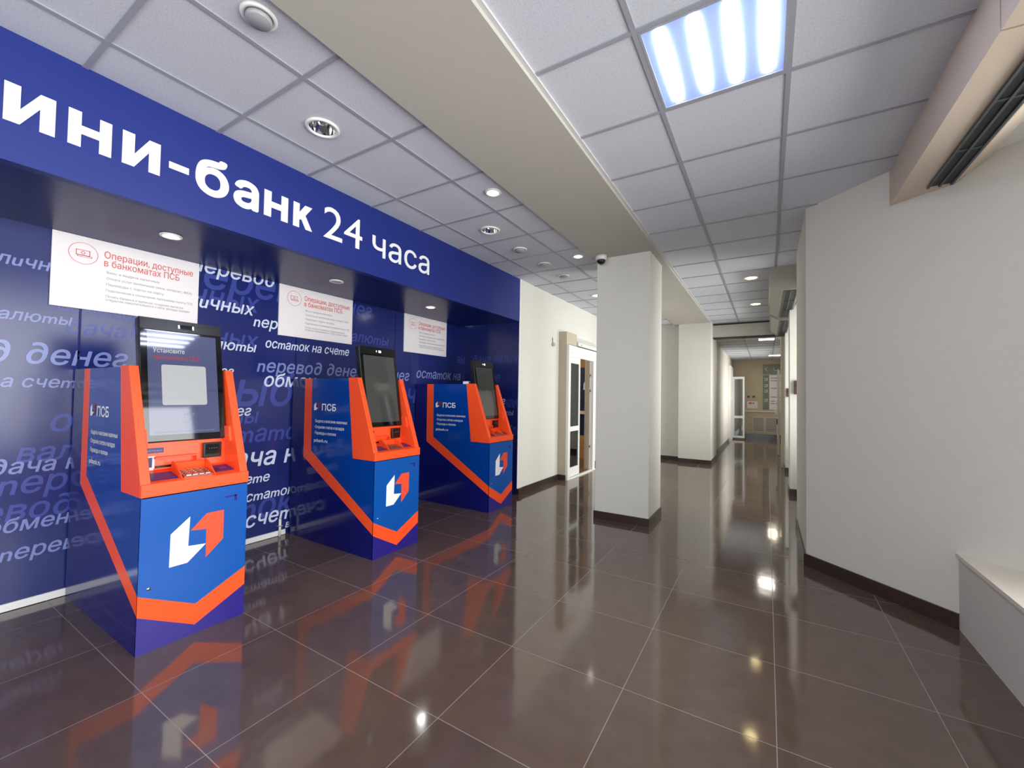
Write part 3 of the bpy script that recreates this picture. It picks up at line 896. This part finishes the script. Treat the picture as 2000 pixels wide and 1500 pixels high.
def cash_machine(label, yc, page, lead):
    t = thing('cash_machine', label, 'cash machine', (AX, yc, 0), 'cash machines in the niche')
    hw = 0.26
    D = -1.19
    # body core
    g = G()
    g.prism([(-0.008, -hw + 0.004, 0), (-0.008, -hw + 0.004, 0.80), (-0.27, -hw + 0.004, 0.80), (-0.355, -hw + 0.004, 1.498), (D, -hw + 0.004, 1.498), (D, -hw + 0.004, 0)], (0, 2 * hw - 0.008, 0))
    g.build('cabinet', M['sideblue'], t)
    # side skins in three colour fields
    for s, name in ((-1, 'side_panel'), (1, 'side_panel')):
        y = s * (hw - 0.004)
        v = (0, s * 0.004, 0)
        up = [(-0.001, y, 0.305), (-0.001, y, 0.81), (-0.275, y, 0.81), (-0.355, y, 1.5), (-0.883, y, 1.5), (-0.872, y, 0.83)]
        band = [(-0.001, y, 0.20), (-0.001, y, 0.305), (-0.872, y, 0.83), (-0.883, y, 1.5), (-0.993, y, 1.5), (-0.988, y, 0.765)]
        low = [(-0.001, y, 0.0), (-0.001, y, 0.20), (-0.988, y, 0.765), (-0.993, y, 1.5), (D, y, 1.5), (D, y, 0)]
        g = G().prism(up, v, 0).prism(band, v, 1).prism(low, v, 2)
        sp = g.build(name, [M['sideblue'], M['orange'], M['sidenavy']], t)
        # emblem and words, reading towards the front on the visible side
        U = (1, 0, 0) if s < 0 else (-1, 0, 0)
        yy = s * (hw + 0.0012)
        x0 = -0.842 if s < 0 else -0.44
        ln = Vector(U)
        g = G()
        e = [(-0.04, .665), (-.128, .588), (-.13, .411), (-.046, .411), (.042, .492), (-.045, .502)]
        e2 = [(-.035, .585), (.042, .665), (.131, .665), (.131, .496), (.043, .413), (.042, .575)]
        k = 0.36
        def P(p):
            q = Vector((x0, yy, 1.205)) + ln * ((p[0] + 0.13) * k) + Vector((0, 0, (p[1] - 0.41) * k * 0.8))
            return q
        g.add([P(p) for p in e], [(0, 1, 2, 3, 4, 5)], 0)
        g.add([P(p) for p in e2], [(0, 1, 2, 3, 4, 5)], 1)
        g.build('emblem', [M['letter'], M['emblemdark']], sp)
        g = G()
        q = Vector((x0, yy, 1.206)) + ln * 0.118
        g.text('ПСБ', q, U, (0, 0, 1), 0.046, width=0.205, bold=0.040, mi=0)
        g.build('bank_name', M['letter'], sp)
        g = G()
        g.build('bank_name', M['letter'], sp)
        g = G()
        for z, s_, w_, xx in ((1.095, '· Выдача и внесение наличных', 0.47, 0.01), (1.040, '· Открытие счетов и вкладов', 0.43, 0.01), (0.985, '· Переводы и платежи', 0.32, 0.01)):
            g.text(s_, Vector((x0, yy, z)) + ln * xx, U, (0, 0, 1), 0.021, width=w_, bold=0.014, mi=0)
        g.build('service_list', M['letter'], sp)
        g = G()
        g.text('psbank.ru', Vector((x0, yy, 0.915)) + ln * 0.012, U, (0, 0, 1), 0.024, width=0.2, bold=0.029, mi=0)
        g.build('web_address', M['letter'], sp)
    # front door in three colour fields
    v = (0.008, 0, 0)
    top = [(-0.008, -hw, 0.305), (-0.008, 0.0, 0.166), (-0.008, hw, 0.292), (-0.008, hw, 0.802), (-0.008, -hw, 0.802)]
    bnd = [(-0.008, -hw, 0.198), (-0.008, 0.0, 0.05), (-0.008, hw, 0.182), (-0.008, hw, 0.292), (-0.008, 0.0, 0.166), (-0.008, -hw, 0.305)]
    lw = [(-0.008, -hw, 0.0), (-0.008, hw, 0.0), (-0.008, hw, 0.182), (-0.008, 0.0, 0.05), (-0.008, -hw, 0.198)]
    fd = G().prism(top, v, 0).prism(bnd, v, 1).prism(lw, v, 2).build('front_door', [M['blue'], M['orange'], M['navy']], t)
    G().prism([(0.0005, a, b) for a, b in e], (0.0015, 0, 0)).build('emblem_half', M['letter'], fd, label='white half of the emblem')
    G().prism([(0.0005, a, b) for a, b in e2], (0.0015, 0, 0)).build('emblem_half', M['emblemred'], fd, label='orange half of the emblem')
    g = G().box(0.0, 0.003, 0.135, 0.195, 0.735, 0.742).box(0.0, 0.003, 0.188, 0.200, 0.708, 0.745)
    g.build('door_lock', M['navy'], fd)
    G().lathe([(0.009, 0.0), (0.009, 0.004), (0.0005, 0.005)], c=(0, -0.215, 0.33), n=14, axis='x').build('keyhole', M['steel'], fd)
    # orange console: tray with bar, cheeks, back plate
    ht = hw + 0.003
    tr = G()
    hi_ = ht - 0.0445
    tr.prism([(-0.010, -hi_, 0.812), (-0.010, -hi_, 0.8765), (-0.205, -hi_, 0.918), (-0.275, -hi_, 0.918), (-0.275, -hi_, 0.812)], (0, 2 * hi_, 0))
    tray = tr.build('tray', M['orange'], t)
    G().box(-0.0095, 0.005, -ht, ht, 0.808, 0.876).build('front_bar', M['orange'], t, bevel=0.003)
    for s in (-1, 1):
        y = -ht if s < 0 else ht - 0.044
        g = G().prism([(-0.276, y, 0.808), (-0.010, y, 0.808), (-0.010, y, 0.876), (-0.018, y, 0.90), (-0.236, y, 1.505), (-0.358, y, 1.505)], (0, 0.044, 0))
        ck = g.build('cheek', M['orange'], t, bevel=0.003)
        yi = -ht + 0.044 if s < 0 else ht - 0.044
        # bracket stepping in below the screen
        g = G().prism([(-0.20, yi, 1.06), (-0.115, yi, 1.06), (-0.135, yi, 1.15), (-0.20, yi, 1.15)], (0, -s * 0.016, 0))
        g.build('bracket', M['orange'], ck)
    bp = G().prism([(-0.20, -hw + 0.03, 0.90), (-0.20, hw - 0.03, 0.90), (-0.215, hw - 0.03, 1.10), (-0.215, -hw + 0.03, 1.10)], (-0.06, 0, 0)).build('back_plate', M['orange'], t)
    G().prism([(-0.24, -hw + 0.03, 1.08), (-0.24, hw - 0.03, 1.08), (-0.36, hw - 0.03, 1.50), (-0.36, -hw + 0.03, 1.50)], (-0.02, 0, 0)).build('rear_shroud', M['orange'], t)
    xb = -0.198
    # cash slot: bezel frame with dark opening
    cs = G()
    cs.box(xb - 0.002, xb + 0.032, -0.150, 0.056, 0.983, 0.991).box(xb - 0.002, xb + 0.032, 0.048, 0.056, 0.928, 0.983).box(xb - 0.002, xb + 0.014, -0.150, 0.056, 0.920, 0.928)
    cs.build('cash_slot', M['orange'], bp)
    G().box(xb, xb + 0.004, -0.142, 0.048, 0.928, 0.94).build('slot_opening', M['black'], bp)
    # label with pale rim, sticker above
    g = G().box(xb, xb + 0.006, -0.208, -0.146, 0.918, 0.998, 0).box(xb + 0.006, xb + 0.0075, -0.200, -0.158, 0.935, 0.990, 1)
    g.build('receipt_outlet', [M['paper'], M['violet']], bp)
    g = G().box(xb, xb + 0.002, -0.206, -0.105, 1.014, 1.042, 0)
    g.text('платежи', (xb + 0.003, -0.198, 1.022), (0, 1, 0), (0, 0, 1), 0.009, width=0.085, mi=1)
    g.build('sticker', [M['violet'], M['violettext']], bp)
    # card reader
    g = G().box(xb, xb + 0.022, 0.088, 0.187, 0.960, 1.052)
    cr = g.build('card_reader', M['black'], bp, bevel=0.004)
    g = G().box(xb + 0.022, xb + 0.024, 0.098, 0.178, 0.982, 1.044)
    g.build('reader_window', M['bezel'], cr)
    g = G().text('····', (xb + 0.0245, 0.115, 1.008), (0, 1, 0), (0, 0, 1), 0.014, width=0.045, bold=0.018)
    g.build('reader_light', M['pagefaint'], cr)
    # items lying in the sloping tray face: local frame of the slope
    sl = Vector((-0.197, 0, 0.041)).normalized()

    def S(y, dd, up=0.001):
        p = Vector((-0.008, y, 0.877)) + sl * dd
        return p + Vector((sl.z * -1 * 0 + 0.204, 0, 0.979)) * up

    def pad(name, y0, y1, d0, d1, m, hgt, parent=tray):
        g = G()
        q = [S(y0, d0), S(y1, d0), S(y1, d1), S(y0, d1)]
        g.prism(q, Vector((0.204, 0, 0.979)) * hgt)
        return g.build(name, m, parent)
    pad('instruction_sticker', -0.205, -0.085, 0.03, 0.145, M['violet'], 0.0015)
    pad('contactless_pad', 0.105, 0.205, 0.045, 0.15, M['violet'], 0.003)
    g = G()
    for k in range(4):
        g.text('оплата счета', S(-0.197, 0.045 + 0.026 * k, 0.004), (0, 1, 0), -sl * -1, 0.008, width=0.10)
    g.build('sticker_print', M['violettext'], tray)
    g = G()
    g.text('))) ', S(0.14, 0.085, 0.005), (0, 1, 0), sl, 0.016, width=0.035)
    g.build('contactless_print', M['violettext'], tray)
    kp = pad('keypad', -0.062, 0.078, 0.025, 0.135, M['steel'], 0.006)
    g = G()
    for r_ in range(4):
        for c_ in range(4):
            y = -0.050 + c_ * 0.032
            dd = 0.034 + r_ * 0.025
            q = [S(y, dd, 0.007), S(y + 0.024, dd, 0.007), S(y + 0.024, dd + 0.017, 0.007), S(y, dd + 0.017, 0.007)]
            g.prism(q, Vector((0.204, 0, 0.979)) * 0.005)
    g.build('keys', M['steel'], kp)
    # privacy hood around the keypad
    g = G()
    for y in (-0.078, 0.086):
        g.prism([S(y, 0.01, 0), S(y, 0.165, 0), S(y, 0.165, 0.055), S(y, 0.10, 0.045)], (0, 0.006, 0))
    g.prism([S(-0.078, 0.150, 0), S(0.092, 0.150, 0), S(0.080, 0.150, 0.048), S(-0.066, 0.150, 0.048)], sl * 0.006)
    g.build('keypad_hood', M['orange'], tray)

    # monitor, tilted back
    mon = bpy.data.objects.new('monitor', None)
    th = math.radians(9.6)
    zb, zt = 1.075, 1.795
    hgt = (zt - zb) / math.cos(th)
    mw = 0.212
    dpt = 0.055
    g = G().box(-dpt, -0.002, -mw, mw, 0, hgt)
    me = g.mesh('monitor', M['black'], 0.006)
    bpy.data.objects.remove(mon)
    mon = bpy.data.objects.new('monitor', me); COL.objects.link(mon); mon.parent = t
    mon.location = (-0.178, 0, zb)
    mon.rotation_euler = (0, -th, 0)
    G().box(-0.003, 0.001, -mw + 0.006, mw - 0.006, 0.006, hgt - 0.075).build('glass_front', M['bezel'], mon)
    G().box(-0.003, 0.004, -mw + 0.004, mw - 0.004, hgt - 0.073, hgt - 0.003).build('camera_bar', M['black'], mon, bevel=0.002)
    x = 0.0015
    y0, y1, za, zz = -0.176, 0.176, 0.040, hgt - 0.085
    G().box(0.0008, x, y0, y1, za, zz).build('display', M['screenon' if page else 'screenoff'], mon)
    g = G()
    if lead:
        g.box(0.004, 0.0055, -0.024, -0.017, hgt - 0.050, hgt - 0.030)
        g.build('camera_light', M['led'], mon)
        g = G().box(0.004, 0.0055, 0.050, 0.057, hgt - 0.050, hgt - 0.030)
    else:
        g.box(0.004, 0.0055, 0.000, 0.028, hgt - 0.052, hgt - 0.032)
        g.build('camera_light', M['led'], mon)
        g = G().box(0.004, 0.0055, -0.026, -0.021, hgt - 0.048, hgt - 0.034)
    g.build('camera_light', M['led'], mon)
    G().box(0.004, 0.0052, -0.012, 0.045, hgt - 0.056, hgt - 0.026).build('camera_window', M['bezel'], mon)
    if page:
        U, V = (0, 1, 0), (0, 0, 1)
        xx = 0.0022
        g = G()
        g.text('Установите', (xx, -0.150, zz - 0.122), U, V, 0.021, width=0.155, bold=0.022)
        # blank pale card in the middle of the page
        n = 6
        rr = 0.012
        pts = []
        for cx, cz, a0 in ((0.101, 0.262, 0), (-0.101, 0.262, 90), (-0.101, 0.046, 180), (0.101, 0.046, 270)):
            for k_ in range(n + 1):
                a = math.radians(a0 + 90 * k_ / n)
                pts.append((xx, cx * 1.0 + rr * math.cos(a), 0.178 + cz + rr * math.sin(a)))
        g.add(pts, [tuple(range(len(pts)))])
        g.build('page_white', M['pagewhite'], mon)
        G().text('приложение ПСБ', (xx, -0.150, zz - 0.162), U, V, 0.021, width=0.235, bold=0.018).build('page_red', M['pagered'], mon)
        g = G()
        g.text('Android', (xx, -0.012, 0.150), U, V, 0.012, width=0.055)
        g.text('Apple', (xx, -0.012, 0.105), U, V, 0.012, width=0.042)
        for zi in (0.156, 0.111):
            g.add([(xx, -0.034 + 0.011 * math.cos(math.pi * k_ / 2), zi + 0.011 * math.sin(math.pi * k_ / 2)) for k_ in range(4)], [(0, 1, 2, 3)])
        g.text('информация доступна на сайте и в приложении', (xx, -0.155, 0.052), U, V, 0.007, width=0.30)
        g.build('page_small_print', M['pagefaint'], mon)
    return t


cash_machine('orange and blue cash machine with a lit page on its screen', 1.133, True, True)
cash_machine('orange and blue cash machine with dark screen, standing between the other two', 2.645, False, False)
cash_machine('orange and blue cash machine with dark screen beside the niche end wall', 4.325, False, False)

t = thing('webcam', 'small white box camera on top of the cash machine by the niche end', 'camera', (-3.20, 4.16, 1.501))
G().box(-0.03, 0.05, -0.03, 0.03, 0.0, 0.035).build('body', M['white'], t, bevel=0.005)
G().lathe([(0.010, 0.0), (0.010, 0.006), (0.0005, 0.008)], c=(0.05, 0, 0.02), n=14, axis='x').build('lens', M['black'], t)

# ------------------------------------------------------------------ sliding door portal
dr = struct('door_1', G().box(XL, -2.812, 6.33, 6.415, 0.0, 2.44).box(XL, -2.812, 6.415, 6.75, 2.24, 2.44), M['portal'])
struct('door_plinth', G().box(XL, -2.805, 6.322, 6.37, 0, 0.085), M['plinth'], parent=dr)
g = G()
g.box(-2.812, -2.77, 6.333, 6.42, 0, 2.22)
g.box(-2.812, -2.775, 6.42, 7.62, 2.03, 2.22)
g.box(-2.95, -2.78, 7.50, 7.62, 0, 2.22)
g.box(-2.815, -2.765, 6.42, 7.62, 0.0, 0.02)
g.box(-2.79, -2.76, 6.42, 7.62, 2.10, 2.115)
struct('door_frame', g, M['pvc'], parent=dr)
g = G()
for y0, y1, za, zb in ((6.42, 6.47, 0.03, 2.03), (6.85, 6.90, 0.03, 2.03), (6.47, 6.85, 0.03, 0.18), (6.47, 6.85, 0.785, 0.865), (6.47, 6.85, 1.93, 2.03)):
    g.box(-2.825, -2.80, y0, y1, za, zb)
struct('door_leaf', g, M['pvc'], parent=dr)
struct('door_pane', G().box(-2.815, -2.81, 6.47, 6.85, 0.18, 0.785).box(-2.815, -2.81, 6.47, 6.85, 0.865, 1.93), M['glass'], parent=dr)
g = G().box(-2.91, -2.84, 7.47, 7.50, 0.02, 2.03)
for z in (0.42, 1.46, 1.75):
    g.box(-2.84, -2.83, 7.472, 7.497, z, z + 0.04, 1)
struct('door_leaf', g, [M['portal'], M['brown']], parent=dr)
t = thing('air_curtain', 'white air curtain with slanted cover over the sliding door', 'air curtain', (XL, 6.76, 2.24))
g = G().prism([(0.0, 0, 0.0), (0.17, 0, 0.0), (0.17, 0, 0.06), (0.0, 0, 0.20)], (0, 1.1, 0))
g.build('cover', M['white'], t, bevel=0.004)
G().box(0.04, 0.15, 0.04, 1.06, -0.006, 0.0).build('outlet', M['slot'], t)
G().box(0.17, 0.173, 0.10, 0.16, 0.02, 0.035).build('badge', M['casinggrey'], t)
# room behind the sliding door
struct('wall_vestibule', G().box(-5.2, XL - 0.125, 9.2, 9.3, 0, ZC).box(-5.2, XL - 0.1, 5.32, 5.42, 0, ZC).box(-5.2, -5.1, 5.4, 9.2, 0, ZC), M['tan'])
struct('ceiling_vestibule', G().box(-5.2, XL - 0.12, 5.3, 9.3, 2.7, 2.8), M['white'])
t = thing('display_stand', 'dark navy display stand seen through the sliding door', 'stand', (-3.55, 8.9, 0))
G().box(-0.30, 0.36, -0.05, 0.05, 1.05, 2.02).build('upper_panel', M['navyboard'], t)
G().box(-0.30, 0.36, -0.05, 0.05, 0.50, 0.98).build('lower_panel', M['navyboard'], t)
G().box(-0.32, 0.38, -0.14, 0.06, 0.98, 1.05).build('shelf', M['sill'], t)
G().box(-0.32, 0.38, -0.10, 0.06, 0.0, 0.50).build('base', M['tan'], t)
n = 14
pts = [(0.14 + 0.10 * math.cos(math.pi * k / n), -0.052, 1.62 + 0.12 * math.sin(math.pi * k / n)) for k in range(n + 1)] + [(0.04, -0.052, 1.52), (0.24, -0.052, 1.52)]
G().prism(pts, (0, -0.004, 0)).build('leaflet', M['paper'], t)
area('vestibule_lamp_light', (-4.0, 7.5, 2.65), (0, 0, 0), 1.0, 1.0, 22, (1.0, 0.9, 0.75))

# ------------------------------------------------------------------ deep end of the hall
d2 = struct('door_2', G().box(-1.06, -1.0, 15.25, 15.32, 0, 2.45).box(-1.06, -1.0, 16.14, 16.2, 0, 2.45).box(-1.06, -1.0, 15.32, 16.14, 2.38, 2.45).box(-1.06, -1.02, 15.32, 16.14, 1.35, 1.40), M['pvc'])
g = G()
for x0, x1, za, zb in ((-1.0, -0.95, 0.05, 2.13), (-0.70, -0.65, 0.05, 2.13), (-0.95, -0.70, 0.05, 0.12), (-0.95, -0.70, 0.72, 0.80), (-0.95, -0.70, 2.05, 2.13)):
    g.box(x0, x1, 16.22, 16.26, za, zb)
lf = struct('door_leaf', g, M['pvc'], parent=d2)
struct('door_pane', G().box(-0.95, -0.70, 16.235, 16.24, 0.12, 0.72).box(-0.95, -0.70, 16.235, 16.24, 0.80, 2.05), M['glass'], parent=d2)

t = thing('wall_board', 'grey green header board with pale marks on the far beige wall', 'board', (0.16, 16.975, 2.22))
G().box(-0.28, 0.24, -0.02, 0, 0.02, 0.37).build('panel', M['signgreen'], t)
g = G()
g.tube([(-0.14, -0.024, 0.28), (-0.22, -0.024, 0.2), (-0.14, -0.024, 0.12)], 0.014, 6)
g.tube([(0.03, -0.024, 0.25), (0.06, -0.024, 0.15), (0.16, -0.024, 0.15), (0.17, -0.024, 0.21)], 0.014, 6)
g.build('marks', M['paper'], t)
t = thing('wall_strip', 'tall narrow grey green board with four pale figures beside the notices', 'board', (-0.03, 16.975, 1.02))
G().box(-0.09, 0.09, -0.02, 0, 0, 1.19).build('panel', M['signgreen'], t)
g = G()
for z in (0.28, 0.60, 0.78, 1.0):
    g.box(-0.05, 0.05, -0.024, -0.02, z, z + 0.02).box(0.03, 0.05, -0.024, -0.02, z, z + 0.1).box(-0.05, 0.02, -0.024, -0.02, z + 0.06, z + 0.08)
g.build('figures', M['paper'], t)
t = thing('notice_board', 'white notice board with grey lines on the far beige wall', 'board', (0.24, 16.975, 1.02))
G().box(-0.17, 0.20, -0.02, 0, 0, 1.19).build('panel', M['paper'], t)
g = G()
for z in (1.07, 0.98, 0.72, 0.42, 0.28, 0.2):
    g.box(-0.13, 0.16, -0.023, -0.02, z, z + 0.03)
g.build('print', M['greyprint'], t)
for x, lb in ((-0.255, 'grey radiator grille under the ledge beside the open glass door'), (0.125, 'grey radiator grille under the ledge below the notice board')):
    t = thing('radiator_grille', lb, 'grille', (x, 16.978, 0.25), 'radiator grilles')
    G().box(-0.175, 0.175, -0.015, 0, 0, 0.50).build('frame', M['sill'], t)
    g = G()
    for k in range(14):
        g.box(-0.16, 0.16, -0.022, -0.015, 0.02 + k * 0.034, 0.04 + k * 0.034)
    g.build('slats', M['grille'], t)
for x, lb in ((-0.555, 'small dark wall switch close to the open glass door'), (-0.395, 'small dark wall switch above the red notice')):
    t = thing('wall_switch', lb, 'switch', (x, 16.978, 1.42), 'switches on the far wall')
    G().box(-0.045, 0.045, -0.014, 0, 0, 0.08).build('plate', M['grille'], t)
    G().box(-0.02, 0.02, -0.02, -0.014, 0.02, 0.06).build('rocker', M['slot'], t)
t = thing('wall_notice', 'white paper notice with red letters below the switches', 'notice', (-0.44, 16.978, 1.05))
G().box(-0.16, 0.16, -0.006, 0, 0, 0.25).build('sheet', M['paper'], t)
G().box(-0.11, -0.01, -0.009, -0.006, 0.15, 0.21).box(0.01, 0.06, -0.009, -0.006, 0.15, 0.21).build('print', M['red'], t)

# small brown call boxes on the piers
for x, y, z, s, lb in ((0.39, 7.33, 1.455, 1.0, 'brown call box on the bright window pier beside the slanted wall'), (0.36, 9.55, 1.43, 0.8, 'smaller brown call box on the pier next to the hall')):
    t = thing('call_box', lb, 'box', (x, y, z), 'brown boxes on the window piers')
    G().box(-0.055 * s, 0.055 * s, -0.03, 0, 0, 0.2 * s).build('body', M['brown'], t, bevel=0.006)
    G().box(-0.03 * s, 0.03 * s, -0.035, -0.03, 0.11 * s, 0.16 * s).build('button', M['slot'], t)

# open door edge with pull handle in the hall
t = thing('hall_door', 'open grey door leaf seen edge-on in the hall with white pull handle', 'door', (0.30, 12.2, 0))
G().box(-0.075, -0.03, -0.02, 0.75, 0.01, 2.1).build('leaf', M['hallwall'], t)
G().tube([(-0.08, 0.03, 0.95), (-0.12, 0.03, 1.05), (-0.12, 0.03, 1.30), (-0.08, 0.03, 1.40)], 0.013, 8).build('handle', M['white'], t)
G().box(-0.10, -0.075, 0.0, 0.06, 0.76, 0.90).build('lock_box', M['brown'], t)

# white riser pipe end at the niche wall
t = thing('cable_pipe', 'thin white cable pipe at the foot of the printed wall by the middle cash machine', 'pipe', (NX + 0.02, 2.30, 0))
G().tube([(0, 0, 0), (0, 0, 0.16)], 0.012, 10).build('tube', M['white'], t)
G().box(-0.02, 0.014, -0.02, 0.02, 0.09, 0.10).build('clip', M['casinggrey'], t)
